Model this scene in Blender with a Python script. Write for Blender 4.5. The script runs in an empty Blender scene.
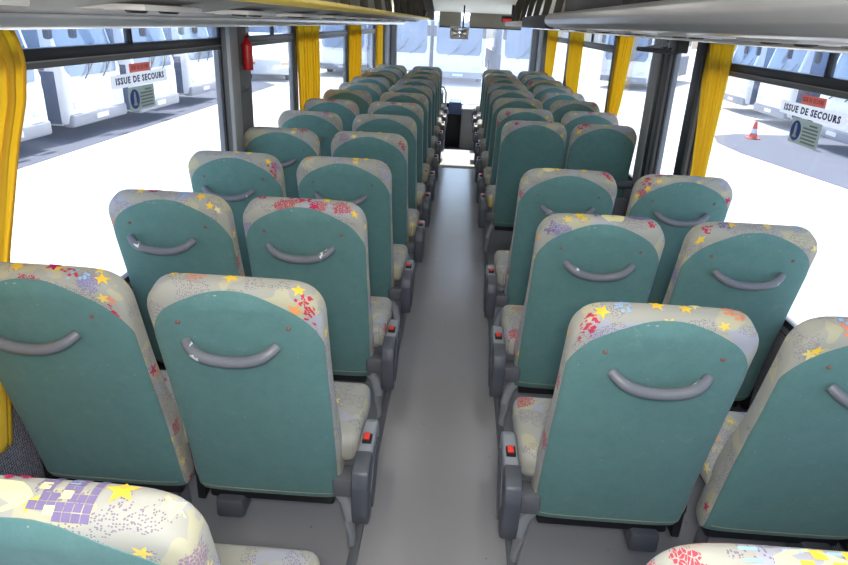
import bpy, bmesh, math, random
from mathutils import Vector, Matrix
PI = math.pi
S = bpy.context.scene
COL = S.collection
EYE = 1.63                      # eye height above the aisle floor
GROUND = -1.27                  # the yard outside lies below the coach floor

# ------------------------------------------------------------------ camera
def set_camera():
    f, pi_, ya, ro = 641.05, 0.3862, -0.0423, 0.0445
    c, s = math.cos(ya), math.sin(ya)
    right = Vector((c, -s, 0)); flat = Vector((s, c, 0)); up0 = Vector((0, 0, 1))
    cp, sp = math.cos(pi_), math.sin(pi_)
    dep = cp * flat - sp * up0
    up = sp * flat + cp * up0
    cr, sr = math.cos(ro), math.sin(ro)
    X = cr * right + sr * up
    Y = cr * up - sr * right
    Z = -dep
    cam = bpy.data.objects.new('camera', bpy.data.cameras.new('camera'))
    cam.data.sensor_width = 36; cam.data.lens = f / 848 * 36
    cam.data.clip_start = 0.05; cam.data.clip_end = 500
    M = Matrix((X, Y, Z)).transposed().to_4x4()
    M.translation = Vector((0, 0, EYE))
    cam.matrix_world = M
    COL.objects.link(cam); S.camera = cam
set_camera()

# ------------------------------------------------------------------ world, sun, exposure
S.view_settings.view_transform = 'Standard'
S.view_settings.look = 'None'
S.view_settings.exposure = 0.5
S.view_settings.gamma = 1
S.view_settings.use_curve_mapping = False
W = bpy.data.worlds.new('world'); S.world = W; W.use_nodes = True
wn = W.node_tree.nodes; wl = W.node_tree.links
sky = wn.new('ShaderNodeTexSky'); sky.sky_type = 'NISHITA'; sky.sun_disc = False
sky.sun_elevation = math.radians(60); sky.sun_rotation = 0.15; sky.air_density = 1.0; sky.dust_density = 2.5; sky.ozone_density = 1.0
wn['Background'].inputs['Strength'].default_value = 0.32
wl.new(sky.outputs['Color'], wn['Background'].inputs['Color'])
sun = bpy.data.objects.new('sun', bpy.data.lights.new('sun', 'SUN'))
sun.data.energy = 6.5; sun.data.angle = 0.009; sun.data.color = (1, .97, .92)
sun.rotation_euler = Vector((-.04, -.55, -1)).to_track_quat('-Z', 'Y').to_euler()
COL.objects.link(sun)
flash = bpy.data.objects.new('camera_flash', bpy.data.lights.new('camera_flash', 'AREA'))   # the photographer's flash
flash.data.shape = 'DISK'; flash.data.size = .22; flash.data.energy = 21.0; flash.data.color = (1, .98, .96)
flash.location = (.02, -.12, EYE + .14); flash.rotation_euler = (math.radians(74), 0, 0)
COL.objects.link(flash)
try:
    S.cycles.max_bounces = 10; S.cycles.diffuse_bounces = 6; S.cycles.transparent_max_bounces = 16
    S.cycles.sample_clamp_indirect = 6
except Exception:
    pass

# ------------------------------------------------------------------ node helpers and materials
class NT:
    def __init__(self, name):
        self.m = bpy.data.materials.new(name); self.m.use_nodes = True
        self.n = self.m.node_tree.nodes; self.l = self.m.node_tree.links
        self.bsdf = self.n['Principled BSDF']; self.out = self.n['Material Output']
    def new(self, t, **kw):
        o = self.n.new(t)
        for k, v in kw.items(): setattr(o, k, v)
        return o
    def put(self, sock, v):
        if hasattr(v, 'is_output'): self.l.new(v, sock)
        elif v is not None: sock.default_value = v
    def math(self, op, a, b=None, c=None):
        o = self.new('ShaderNodeMath', operation=op)
        for i, v in enumerate((a, b, c)): self.put(o.inputs[i], v)
        return o.outputs[0]
    def vmath(self, op, a, b=None, scale=None):
        o = self.new('ShaderNodeVectorMath', operation=op)
        self.put(o.inputs[0], a)
        if b is not None: self.put(o.inputs[1], b)
        if scale is not None: self.put(o.inputs['Scale'], scale)
        return o.outputs[1] if op in ('LENGTH', 'DISTANCE', 'DOT_PRODUCT') else o.outputs[0]
    def mix(self, fac, a, b, mode='MIX'):
        o = self.new('ShaderNodeMix', data_type='RGBA', blend_type=mode)
        self.put(o.inputs[0], fac); self.put(o.inputs[6], a); self.put(o.inputs[7], b)
        return o.outputs[2]
    def ramp(self, fac, stops, interp='CONSTANT'):
        o = self.new('ShaderNodeValToRGB'); o.color_ramp.interpolation = interp
        el = o.color_ramp.elements
        while len(el) > 1: el.remove(el[-1])
        el[0].position = stops[0][0]; el[0].color = stops[0][1]
        for p, c in stops[1:]:
            e = el.new(p); e.color = c
        self.put(o.inputs[0], fac)
        return o.outputs[0]
    def noise(self, vec, scale, detail=2, rough=.5, dims='3D'):
        o = self.new('ShaderNodeTexNoise', noise_dimensions=dims)
        if vec is not None: self.put(o.inputs['Vector'], vec)
        o.inputs['Scale'].default_value = scale; o.inputs['Detail'].default_value = detail; o.inputs['Roughness'].default_value = rough
        return o.outputs[0]
    def sep(self, v):
        o = self.new('ShaderNodeSeparateXYZ'); self.put(o.inputs[0], v); return o.outputs
    def bump(self, h, strength, dist=.002):
        o = self.new('ShaderNodeBump'); o.inputs['Strength'].default_value = strength; o.inputs['Distance'].default_value = dist
        self.put(o.inputs['Height'], h); self.l.new(o.outputs[0], self.bsdf.inputs['Normal'])

def rgb(r, g, b):
    f = lambda v: ((v / 255) / 12.92 if v / 255 <= .04045 else ((v / 255 + .055) / 1.055) ** 2.4)
    return (f(r), f(g), f(b), 1)

def plain(name, col, rough=.5, metal=0., var=.06, vscale=8, bump=0, bscale=300, spec=.5, emit=None):
    t = NT(name); b = t.bsdf
    tc = t.new('ShaderNodeTexCoord').outputs['Object']
    n = t.noise(tc, vscale, 3)
    dark = tuple(c * (1 - var * 2) for c in col[:3]) + (1,)
    lite = tuple(min(1, c * (1 + var * 2)) for c in col[:3]) + (1,)
    t.put(b.inputs['Base Color'], t.mix(n, dark, lite))
    b.inputs['Roughness'].default_value = rough; b.inputs['Metallic'].default_value = metal
    b.inputs['Specular IOR Level'].default_value = spec
    if bump: t.bump(t.noise(tc, bscale, 2), bump)
    if emit:
        b.inputs['Emission Color'].default_value = emit[0]; b.inputs['Emission Strength'].default_value = emit[1]
    return t.m

def teal_fabric():
    t = NT('teal_fabric'); tc = t.new('ShaderNodeTexCoord').outputs['Object']
    rnd = t.new('ShaderNodeObjectInfo').outputs['Random']
    off = t.vmath('ADD', tc, t.vmath('SCALE', (3.1, 1.7, 2.3), scale=t.math('MULTIPLY', rnd, 9.)))
    big = t.noise(off, 22, 6, .75); fine = t.noise(off, 170, 3, .8)
    c = t.mix(big, (.086, .190, .184, 1), (.160, .302, .290, 1))
    c = t.mix(t.math('MULTIPLY', fine, .55), c, (.070, .165, .165, 1))
    lint = t.new('ShaderNodeTexVoronoi'); lint.inputs['Scale'].default_value = 34; t.put(lint.inputs['Vector'], off)
    lm = t.math('MULTIPLY', t.math('LESS_THAN', lint.outputs['Distance'], .055), t.math('GREATER_THAN', t.sep(lint.outputs['Color'])[0], .62))
    c = t.mix(t.math('MULTIPLY', lm, .6), c, (.42, .46, .42, 1))
    wear = t.noise(off, 16, 5, .75)
    wm = t.math('MULTIPLY', t.math('GREATER_THAN', wear, .64), .22)
    c = t.mix(wm, c, (.20, .31, .29, 1))
    t.put(t.bsdf.inputs['Base Color'], c)
    t.bsdf.inputs['Roughness'].default_value = .95; t.bsdf.inputs['Specular IOR Level'].default_value = .15
    t.bsdf.inputs['Sheen Weight'].default_value = .12
    t.bump(fine, .25, .002)
    return t.m

def pattern_fabric():
    t = NT('patterned_moquette')
    uv = t.new('ShaderNodeUVMap').outputs[0]
    rnd = t.new('ShaderNodeObjectInfo').outputs['Random']
    p = t.vmath('ADD', uv, t.vmath('SCALE', (7.3, 3.9, 0), scale=t.math('MULTIPLY', rnd, 17.)))
    grain = t.noise(p, 420, 2, .7, '2D')
    base = t.mix(t.noise(p, 5, 2, .5, '2D'), (.335, .335, .285, 1), (.395, .385, .35, 1))
    yel = t.noise(t.vmath('ADD', p, (5.5, 2.2, 0)), 8, 2, .5, '2D')
    base = t.mix(t.math('MULTIPLY', t.math('GREATER_THAN', yel, .60), .45), base, (.58, .52, .26, 1))
    blu = t.noise(t.vmath('ADD', p, (1.5, 8.2, 0)), 9, 2, .5, '2D')
    base = t.mix(t.math('MULTIPLY', t.math('GREATER_THAN', blu, .64), .55), base, (.36, .38, .55, 1))
    base = t.mix(t.math('MULTIPLY', grain, .35), base, (.36, .35, .30, 1))
    # speckle fields
    sp = t.new('ShaderNodeTexVoronoi', voronoi_dimensions='2D'); t.put(sp.inputs['Vector'], p); sp.inputs['Scale'].default_value = 210
    field = t.math('GREATER_THAN', t.noise(t.vmath('ADD', p, (9.5, 4.2, 0)), 10, 1, .5, '2D'), .55)
    dots = t.math('MULTIPLY', t.math('LESS_THAN', sp.outputs['Distance'], .33), t.math('GREATER_THAN', t.sep(sp.outputs['Color'])[0], .45))
    base = t.mix(t.math('MULTIPLY', t.math('MULTIPLY', dots, field), .8), base, (.16, .12, .20, 1))
    # ornamental patches (flowers, engines, towers): broken blobs of one colour each
    vo = t.new('ShaderNodeTexVoronoi', voronoi_dimensions='2D'); t.put(vo.inputs['Vector'], p); vo.inputs['Scale'].default_value = 8.5; vo.inputs['Randomness'].default_value = .75
    loc = t.vmath('SUBTRACT', p, vo.outputs['Position'])
    cc = t.sep(vo.outputs['Color'])
    wob = t.math('MULTIPLY', t.math('SUBTRACT', t.noise(p, 60, 2, .6, '2D'), .5), .045)
    rad = t.math('ADD', t.vmath('LENGTH', loc), wob)
    blob = t.math('LESS_THAN', rad, t.math('MULTIPLY_ADD', cc[2], .016, .020))
    inner = t.new('ShaderNodeTexVoronoi', voronoi_dimensions='2D', feature='DISTANCE_TO_EDGE'); t.put(inner.inputs['Vector'], p); inner.inputs['Scale'].default_value = 120
    solid = t.math('GREATER_THAN', t.math('ADD', inner.outputs['Distance'], t.math('MULTIPLY', t.noise(p, 130, 1, .5, '2D'), .35)), .27)
    there = t.math('LESS_THAN', cc[1], .22)
    pc = t.ramp(cc[0], [(0, (.42, .03, .07, 1)), (.28, (.22, .20, .42, 1)), (.5, (.45, .03, .06, 1)), (.66, (.52, .20, .14, 1)), (.78, (.25, .36, .52, 1)), (.9, (.28, .18, .26, 1))])
    base = t.mix(t.math('MULTIPLY', t.math('MULTIPLY', blob, solid), t.math('MULTIPLY', there, .92)), base, pc)
    # five pointed stars
    v2 = t.new('ShaderNodeTexVoronoi', voronoi_dimensions='2D'); t.put(v2.inputs['Vector'], t.vmath('ADD', p, (3.37, 6.1, 0))); v2.inputs['Scale'].default_value = 10.5; v2.inputs['Randomness'].default_value = .7
    lo = t.vmath('SUBTRACT', t.vmath('ADD', p, (3.37, 6.1, 0)), v2.outputs['Position'])
    sx, sy, _ = t.sep(lo); c2 = t.sep(v2.outputs['Color'])
    ang = t.math('ADD', t.math('ARCTAN2', sy, sx), t.math('MULTIPLY', c2[0], 6.28))
    fr = t.math('FRACT', t.math('ADD', t.math('DIVIDE', ang, 2 * PI / 5), 5))
    tri = t.math('ABSOLUTE', t.math('MULTIPLY_ADD', fr, 2, -1))
    rs = t.math('MULTIPLY_ADD', t.math('POWER', tri, 1.6), .0125, .0085)
    star = t.math('LESS_THAN', t.vmath('LENGTH', lo), t.math('MULTIPLY', rs, t.math('MULTIPLY_ADD', c2[2], .4, .7)))
    star = t.math('MULTIPLY', star, t.math('LESS_THAN', c2[1], .32))
    sc = t.ramp(c2[2], [(0, (.78, .56, .10, 1)), (.55, (.76, .62, .22, 1)), (.78, (.45, .03, .10, 1)), (.88, (.74, .32, .10, 1))])
    base = t.mix(star, base, sc)
    t.put(t.bsdf.inputs['Base Color'], base)
    t.bsdf.inputs['Roughness'].default_value = .92; t.bsdf.inputs['Specular IOR Level'].default_value = .2
    t.bsdf.inputs['Sheen Weight'].default_value = .1
    t.bump(grain, .2, .0015)
    return t.m

def glass_mat(name, tint, haze=.05):
    t = NT(name); n = t.n
    n.remove(t.bsdf)
    tr = t.new('ShaderNodeBsdfTransparent'); tr.inputs[0].default_value = tint
    gl = t.new('ShaderNodeBsdfGlossy'); gl.inputs['Roughness'].default_value = .02; gl.inputs[0].default_value = (1, 1, 1, 1)
    tl = t.new('ShaderNodeBsdfTranslucent'); tl.inputs[0].default_value = (.75, .82, 1, 1)
    tc = t.new('ShaderNodeTexCoord').outputs['Object']
    ge = t.new('ShaderNodeNewGeometry')
    cs = t.math('ABSOLUTE', t.vmath('DOT_PRODUCT', ge.outputs['Normal'], ge.outputs['Incoming']))
    fr = t.math('MULTIPLY_ADD', t.math('POWER', t.math('SUBTRACT', 1., cs), 5.), .45, .02)
    m1 = t.new('ShaderNodeMixShader'); t.put(m1.inputs[0], fr); t.l.new(tr.outputs[0], m1.inputs[1]); t.l.new(gl.outputs[0], m1.inputs[2])
    veil = t.math('MULTIPLY', t.math('MULTIPLY_ADD', t.noise(tc, 3, 4), .8, .6), haze)  # hazy flare painted into the pane as a translucent veil
    m2 = t.new('ShaderNodeMixShader'); t.put(m2.inputs[0], veil); t.l.new(m1.outputs[0], m2.inputs[1]); t.l.new(tl.outputs[0], m2.inputs[2])
    t.l.new(m2.outputs[0], t.out.inputs[0])
    return t.m

def curtain_mat():
    t = NT('yellow_curtain'); tc = t.new('ShaderNodeTexCoord').outputs['Object']
    c = t.mix(t.noise(tc, 6, 3), (.96, .74, .08, 1), (.98, .80, .14, 1))
    c = t.mix(t.math('MULTIPLY', t.noise(tc, 300, 2), .25), c, (.93, .66, .06, 1))
    d = t.new('ShaderNodeBsdfDiffuse'); tl = t.new('ShaderNodeBsdfTranslucent'); m = t.new('ShaderNodeMixShader'); m.inputs[0].default_value = .6
    t.l.new(c, d.inputs[0]); t.l.new(c, tl.inputs[0]); t.l.new(d.outputs[0], m.inputs[1]); t.l.new(tl.outputs[0], m.inputs[2])
    t.n.remove(t.bsdf); t.l.new(m.outputs[0], t.out.inputs[0])
    return t.m

def wall_carpet():
    t = NT('grey_knit_wall_cloth'); tc = t.new('ShaderNodeTexCoord').outputs['Object']
    v = t.new('ShaderNodeTexVoronoi'); v.inputs['Scale'].default_value = 110; v.inputs['Randomness'].default_value = .25; t.put(v.inputs['Vector'], tc)
    c = t.mix(t.math('GREATER_THAN', v.outputs['Distance'], .42), (.20, .20, .225, 1), (.06, .06, .08, 1))
    t.put(t.bsdf.inputs['Base Color'], c); t.bsdf.inputs['Roughness'].default_value = .95
    t.bump(v.outputs['Distance'], .4, .002)
    return t.m

def floor_mat():
    t = NT('grey_vinyl_floor'); tc = t.new('ShaderNodeTexCoord').outputs['Object']
    big = t.noise(tc, 2.2, 5, .6); fine = t.noise(tc, 180, 2)
    c = t.mix(big, (.295, .287, .300, 1), (.340, .330, .346, 1))
    c = t.mix(t.math('MULTIPLY', fine, .3), c, (.25, .24, .255, 1))
    spk = t.new('ShaderNodeTexVoronoi'); spk.inputs['Scale'].default_value = 12; t.put(spk.inputs['Vector'], tc)
    c = t.mix(t.math('MULTIPLY', t.math('LESS_THAN', spk.outputs['Distance'], .05), .5), c, (.07, .07, .07, 1))
    t.put(t.bsdf.inputs['Base Color'], c)
    r = t.math('MULTIPLY_ADD', t.noise(tc, 7, 4, .7), .20, .13)
    t.bsdf.inputs['Specular IOR Level'].default_value = .9
    t.put(t.bsdf.inputs['Roughness'], r)
    t.bump(fine, .06, .001)
    return t.m

def film_mat(name, col):
    t = NT(name); t.n.remove(t.bsdf)
    d = t.new('ShaderNodeBsdfDiffuse'); tl = t.new('ShaderNodeBsdfTranslucent'); m = t.new('ShaderNodeMixShader'); m.inputs[0].default_value = .75
    tc = t.new('ShaderNodeTexCoord').outputs['Object']
    c = t.mix(t.math('MULTIPLY', t.noise(tc, 90, 3), .1), col, (.5, .5, .5, 1))
    t.put(d.inputs[0], c); t.put(tl.inputs[0], c)
    t.l.new(d.outputs[0], m.inputs[1]); t.l.new(tl.outputs[0], m.inputs[2]); t.l.new(m.outputs[0], t.out.inputs[0])
    return t.m

def handle_mat():
    t = NT('grey_handle_plastic'); tc = t.new('ShaderNodeTexCoord').outputs['Object']
    rnd = t.new('ShaderNodeObjectInfo').outputs['Random']
    x = t.sep(tc)[0]
    n = t.noise(t.vmath('ADD', tc, t.vmath('SCALE', (5.1, 2.7, 1.3), scale=t.math('MULTIPLY', rnd, 9.))), 18, 3, .6)
    end = t.math('MULTIPLY', t.math('GREATER_THAN', t.math('ABSOLUTE', x), .072), t.math('LESS_THAN', t.math('ABSOLUTE', x), .098))
    side = t.math('GREATER_THAN', t.math('MULTIPLY', x, t.math('SUBTRACT', rnd, .4)), 0.)
    wear = t.math('MULTIPLY', t.math('MULTIPLY', end, side), t.math('GREATER_THAN', n, .53))
    t.put(t.bsdf.inputs['Base Color'], t.mix(wear, rgb(112, 115, 122), rgb(225, 225, 222)))
    t.bsdf.inputs['Roughness'].default_value = .42
    return t.m

def ground_mat(name, a, b, scale):
    t = NT(name); tc = t.new('ShaderNodeTexCoord').outputs['Object']
    n = t.noise(tc, scale, 6, .6)
    t.put(t.bsdf.inputs['Base Color'], t.mix(n, a, b)); t.bsdf.inputs['Roughness'].default_value = .95
    t.bump(t.noise(tc, 30, 3), .2, .01)
    return t.m

M = dict(
    teal=teal_fabric(), pat=pattern_fabric(),
    handle=handle_mat(),
    arm=plain('silver_grey_plastic', rgb(142, 146, 152), .35),
    armdark=plain('charcoal_plastic', rgb(78, 81, 88), .45),
    black=plain('black_plastic', rgb(26, 26, 28), .5),
    red=plain('red_button', rgb(235, 60, 45), .4),
    steel=plain('painted_steel', rgb(160, 163, 166), .35, .25),
    pedestal=plain('grey_pedestal', rgb(96, 98, 103), .5),
    thread=plain('beige_seam_thread', rgb(140, 150, 120), .9),
    stud=plain('brown_stud', rgb(120, 85, 75), .5),
    paint_wear=plain('worn_bare_plastic', rgb(222, 222, 218), .5),
    floor=floor_mat(), wallcloth=wall_carpet(),
    pillar=plain('grey_pillar_trim', rgb(104, 106, 108), .6, bump=.1),
    pillarlight=plain('light_grey_trim', rgb(150, 151, 150), .5),
    frameblack=plain('black_window_rubber', rgb(30, 31, 34), .45),
    framegrey=plain('grey_window_rail', rgb(105, 106, 106), .4, .3),
    alu=plain('brushed_aluminium', rgb(228, 228, 226), .25, .4),
    rackgrey=plain('grey_rack_panel', rgb(128, 126, 124), .5),
    rackfascia=plain('silver_rack_fascia', rgb(150, 150, 152), .3, .25),
    racklight=plain('pale_rack_strip', rgb(206, 204, 198), .45),
    rackdark=plain('dark_grey_rack_panel', rgb(48, 47, 52), .6),
    yellow=plain('cream_yellow_trim', rgb(228, 200, 90), .5),
    cream=plain('cream_ceiling', rgb(246, 243, 230), .7, var=.02),
    valance=plain('beige_grey_cloth', rgb(148, 144, 132), .9, bump=.2),
    divider=plain('brown_grey_strap', rgb(84, 80, 70), .7),
    curtain=curtain_mat(),
    glass=glass_mat('window_glass', (.93, .95, .96, 1), .035), glassfront=glass_mat('bluish_windscreen_glass', (.88, .94, .98, 1), .07), glasstop=glass_mat('blue_tinted_glass', (.78, .86, .95, 1), .06),
    extred=plain('red_extinguisher', rgb(190, 28, 30), .35),
    white=plain('white_print', rgb(240, 240, 240), .6, var=.01), film=film_mat('translucent_white_film', rgb(250, 250, 250)), filmgrey=film_mat('translucent_grey_film', rgb(190, 198, 192)), filmred=film_mat('translucent_red_film', rgb(226, 160, 150)),
    navy=plain('navy_print', rgb(35, 40, 90), .6, var=.01),
    signred=plain('faded_red_label', rgb(196, 110, 100), .6, var=.02),
    signredtext=plain('red_label_print', rgb(150, 60, 58), .6, var=.01),
    signgrey=plain('grey_green_label', rgb(176, 184, 178), .6, var=.02),
    signgreytext=plain('grey_label_print', rgb(120, 126, 124), .6, var=.01),
    signblue=plain('blue_label_print', rgb(50, 75, 150), .6, var=.02),
    exitred=plain('red_sign', rgb(190, 30, 25), .4, emit=((.8, .05, .03, 1), .25)),
    dash=plain('pale_grey_dash', rgb(168, 166, 164), .6),
    bluebox=plain('blue_grey_console', rgb(98, 112, 150), .5),
    mirror=plain('mirror_glass', rgb(225, 228, 230), .08, .9, var=.01),
    paint=plain('white_coach_paint', rgb(240, 240, 240), .3, var=.01),
    flankshade=plain('slate_blue_flank_shade', rgb(66, 78, 102), .5),
    bumper=plain('grey_bumper', rgb(150, 152, 158), .5),
    carglass=plain('blue_grey_windscreen', rgb(112, 130, 152), .06, spec=1., var=.1, vscale=.8),
    tyre=plain('tyre_rubber', rgb(45, 45, 48), .8),
    rim=plain('silver_rim', rgb(205, 205, 200), .35, .5),
    lamp=plain('clear_headlamp', rgb(225, 230, 235), .15),
    amber=plain('amber_lens', rgb(235, 150, 50), .3),
    cone=plain('orange_cone', rgb(235, 85, 50), .6),
    concrete=ground_mat('sunlit_concrete', (.50, .49, .47, 1), (.58, .57, .55, 1), .6),
    dark_ground=ground_mat('blue_grey_dark_ground', (.085, .092, .125, 1), (.12, .127, .16, 1), 1.5),  # bluish shade tint put into this ground colour
    **{'dye_' + k: plain('printed_%s_dye' % k, rgb(*v), .92, var=.05, vscale=200, spec=.2) for k, v in dict(yellow=(236, 196, 70), red=(186, 62, 82), purple=(122, 110, 146), blue=(150, 186, 222), orange=(214, 140, 110), paleyellow=(222, 214, 160), magenta=(176, 36, 92)).items()},
    fillstrip=plain('fill_lamp_diffuser', rgb(250, 248, 240), .6, var=0, emit=((1, .97, .93, 1), 2.0)),  # glow of the added fill lamps
)

# ------------------------------------------------------------------ mesh helpers
def obj(name, bm, mat, parent=None, smooth=True, loc=None):
    me = bpy.data.meshes.new(name)
    bmesh.ops.recalc_face_normals(bm, faces=bm.faces)
    bm.to_mesh(me); bm.free()
    for m in (mat if isinstance(mat, (list, tuple)) else [mat]): me.materials.append(m)
    if smooth:
        for p in me.polygons: p.use_smooth = True
        try: me.set_sharp_from_angle(angle=math.radians(38))
        except Exception: pass
    o = bpy.data.objects.new(name, me); COL.objects.link(o)
    if parent: o.parent = parent
    if loc: o.location = loc
    return o

def tag(o, label=None, cat=None, group=None, kind=None):
    if label: o['label'] = label
    if cat: o['category'] = cat
    if group: o['group'] = group
    if kind: o['kind'] = kind
    return o

def thing(name, label, cat, loc=(0, 0, 0), rz=0, group=None):
    o = bpy.data.objects.new(name, None); COL.objects.link(o)
    o.empty_display_size = .1
    o.location = loc; o.rotation_euler = (0, 0, rz)
    return tag(o, label, cat, group)

def box(bm, x0, x1, y0, y1, z0, z1, bev=0, seg=2, mi=0):
    g = bmesh.ops.create_cube(bm, size=1)
    vs = g['verts']
    for v in vs:
        v.co = Vector((x0 + (v.co.x + .5) * (x1 - x0), y0 + (v.co.y + .5) * (y1 - y0), z0 + (v.co.z + .5) * (z1 - z0)))
    fs = set(f for v in vs for f in v.link_faces)
    for f in fs: f.material_index = mi
    if bev:
        es = list(set(e for v in vs for e in v.link_edges))
        bmesh.ops.bevel(bm, geom=es, offset=bev, segments=seg, profile=.5, affect='EDGES', clamp_overlap=True)
    return bm

def bx(*a, **k):
    return box(bmesh.new(), *a, **k)

def tube(bm, pts, r, n=10, flat=1.0, caps=True):
    pts = [Vector(p) for p in pts]; rings = []
    rr = r if isinstance(r, (list, tuple)) else [r] * len(pts)
    up = Vector((0, 0, 1))
    d0 = (pts[1] - pts[0]).normalized()
    if abs(d0.z) > .9: up = Vector((0, 1, 0))
    for i, p in enumerate(pts):
        d = ((pts[min(i + 1, len(pts) - 1)] - pts[max(i - 1, 0)])).normalized()
        a = d.cross(up).normalized(); b = a.cross(d).normalized()
        rings.append([bm.verts.new(p + (a * math.cos(2 * PI * k / n) * flat + b * math.sin(2 * PI * k / n)) * rr[i]) for k in range(n)])
    for i in range(len(rings) - 1):
        for k in range(n):
            bm.faces.new((rings[i][k], rings[i][(k + 1) % n], rings[i + 1][(k + 1) % n], rings[i + 1][k]))
    if caps:
        bm.faces.new(rings[0]); bm.faces.new(rings[-1])
    return bm

def prism(bm, prof, axis, a, b, bev=0, seg=2, mi=0):
    """profile of 2D points swept along an axis: 'x' -> (y,z); 'y' -> (x,z); 'z' -> (x,y)"""
    def P(p, t):
        return {'x': (t, p[0], p[1]), 'y': (p[0], t, p[1]), 'z': (p[0], p[1], t)}[axis]
    A = [bm.verts.new(P(p, a)) for p in prof]; B = [bm.verts.new(P(p, b)) for p in prof]
    n = len(prof); fs = [bm.faces.new(A), bm.faces.new(B)]
    for i in range(n): fs.append(bm.faces.new((A[i], A[(i + 1) % n], B[(i + 1) % n], B[i])))
    for f in fs: f.material_index = mi
    if bev:
        es = list(set(e for f in fs for e in f.edges))
        bmesh.ops.bevel(bm, geom=es, offset=bev, segments=seg, profile=.5, affect='EDGES', clamp_overlap=True)
    return bm

def lathe(bm, prof, centre=(0, 0, 0), axis='z', n=20):
    rings = []
    for r, h in prof:
        ring = []
        for k in range(n):
            a = 2 * PI * k / n; u, v = r * math.cos(a), r * math.sin(a)
            co = {'z': (u, v, h), 'x': (h, u, v), 'y': (u, h, v)}[axis]
            ring.append(bm.verts.new(Vector(co) + Vector(centre)))
        rings.append(ring)
    for i in range(len(rings) - 1):
        for k in range(n): bm.faces.new((rings[i][k], rings[i][(k + 1) % n], rings[i + 1][(k + 1) % n], rings[i + 1][k]))
    bm.faces.new(rings[0]); bm.faces.new(rings[-1])
    return bm

def text_obj(name, body, size, mat, parent, M4, width=None, bold=.0):
    cu = bpy.data.curves.new(name, 'FONT'); cu.body = body; cu.size = size; cu.extrude = .0004; cu.offset = bold; cu.space_character = 1.22; cu.space_word = 1.1
    cu.align_x = 'CENTER'; cu.align_y = 'CENTER'; cu.resolution_u = 2
    tmp = bpy.data.objects.new(name + '_tmp', cu); COL.objects.link(tmp)
    bpy.context.view_layer.update()
    me = bpy.data.meshes.new_from_object(tmp)
    if width:
        xs = [v.co.x for v in me.vertices]; k = width / (max(xs) - min(xs))
        for v in me.vertices: v.co.x *= k
    me.transform(M4); me.name = name
    me.materials.clear(); me.materials.append(mat)
    bpy.data.objects.remove(tmp); bpy.data.curves.remove(cu)
    o = bpy.data.objects.new(name, me); COL.objects.link(o); o.parent = parent
    return o

def struct(name, bm, mat, parent=None, smooth=True):
    o = obj(name, bm, mat, parent, smooth)
    if not parent: o['kind'] = 'structure'
    return o

# ------------------------------------------------------------------ the coach shell
HW = 1.24                       # half width at the glass
Y0, YF = -.55, 12.0             # rear wall, windscreen
STEP = 8.95
struct('floor', bx(-1.30, 1.30, Y0, STEP, -.12, 0), M['floor'])
b = bmesh.new()
box(b, -1.27, -.24, STEP, 10.9, -.12, -.002); box(b, .30, 1.27, STEP, 10.9, -.12, -.002)
struct('floor_front', b, M['floor'])
struct('floor_entrance', bx(-1.27, 1.27, STEP, YF, -.52, -.42), M['floor'])
struct('trim_1', bx(-.24, .30, STEP - .015, STEP + .01, -.42, .004, bev=.004), M['framegrey'])
for n_, sd_ in ((18, -1), (19, 1)):
    struct('trim_%d' % n_, bx(*sorted((sd_ * .243, sd_ * .275)), Y0, 7.74, 0, .012, bev=.004), M['pedestal'])
# pale plate painting the sun patch on the floor before the step
struct('trim_2', bx(-.235, .29, 7.75, STEP - .016, -.004, .004, bev=.002), M['dash'])
HX0, HX1, HY0, HY1 = -.20, .38, 8.98, 10.12        # roof hatch over the aisle step
b = bmesh.new()
box(b, -1.3, 1.3, Y0, HY0, 2.02, 2.10); box(b, -1.3, 1.3, HY1, YF + .1, 2.02, 2.10)
box(b, -1.3, HX0, HY0, HY1, 2.02, 2.10); box(b, HX1, 1.3, HY0, HY1, 2.02, 2.10)
struct('ceiling', b, M['cream'], smooth=False)
o = bpy.data.objects.new('window_roof_hatch', None); COL.objects.link(o); o['kind'] = 'structure'
obj('pane', bx(HX0 - .03, HX1 + .03, HY0 - .03, HY1 + .03, 2.115, 2.121), M['glass'], o)
b = bmesh.new()
box(b, HX0 - .04, HX0, HY0 - .04, HY1 + .04, 2.005, 2.115); box(b, HX1, HX1 + .04, HY0 - .04, HY1 + .04, 2.005, 2.115)
box(b, HX0, HX1, HY0 - .04, HY0, 2.005, 2.115); box(b, HX0, HX1, HY1, HY1 + .04, 2.005, 2.115)
obj('frame', b, M['racklight'], o)
for sd, nm in ((-1, 'left'), (1, 'right')):
    a, c_ = sorted((sd * 1.264, sd * 1.32))
    struct('wall_' + nm, bx(a, c_, Y0, YF, -.52, .60, bev=.01), M['wallcloth'])
    struct('wall_%s_upper' % nm, bx(a, c_, Y0, YF, 1.62, 2.03), M['cream'])
    a, c_ = sorted((sd * 1.225, sd * 1.265))
    struct('baseboard_' + nm, bx(a, c_, Y0, 10.9, 0, .10, bev=.01), M['pedestal'])
    a, c_ = sorted((sd * 1.262, sd * 1.32))
    struct('trim_sill_' + nm, bx(a, c_, Y0, YF, .60, .635, bev=.008), M['pillar'])
# rear wall with its window
b = bmesh.new()
box(b, -1.3, 1.3, Y0 - .06, Y0, -.12, .85); box(b, -1.3, 1.3, Y0 - .06, Y0, 1.92, 2.06)
box(b, -1.3, -1.12, Y0 - .06, Y0, .85, 1.92); box(b, 1.12, 1.3, Y0 - .06, Y0, .85, 1.92)
struct('wall_rear', b, M['rackgrey'])
w = struct('window_rear', bx(-1.12, 1.12, Y0 - .04, Y0 - .035, .85, 1.92), M['glass'])

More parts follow.
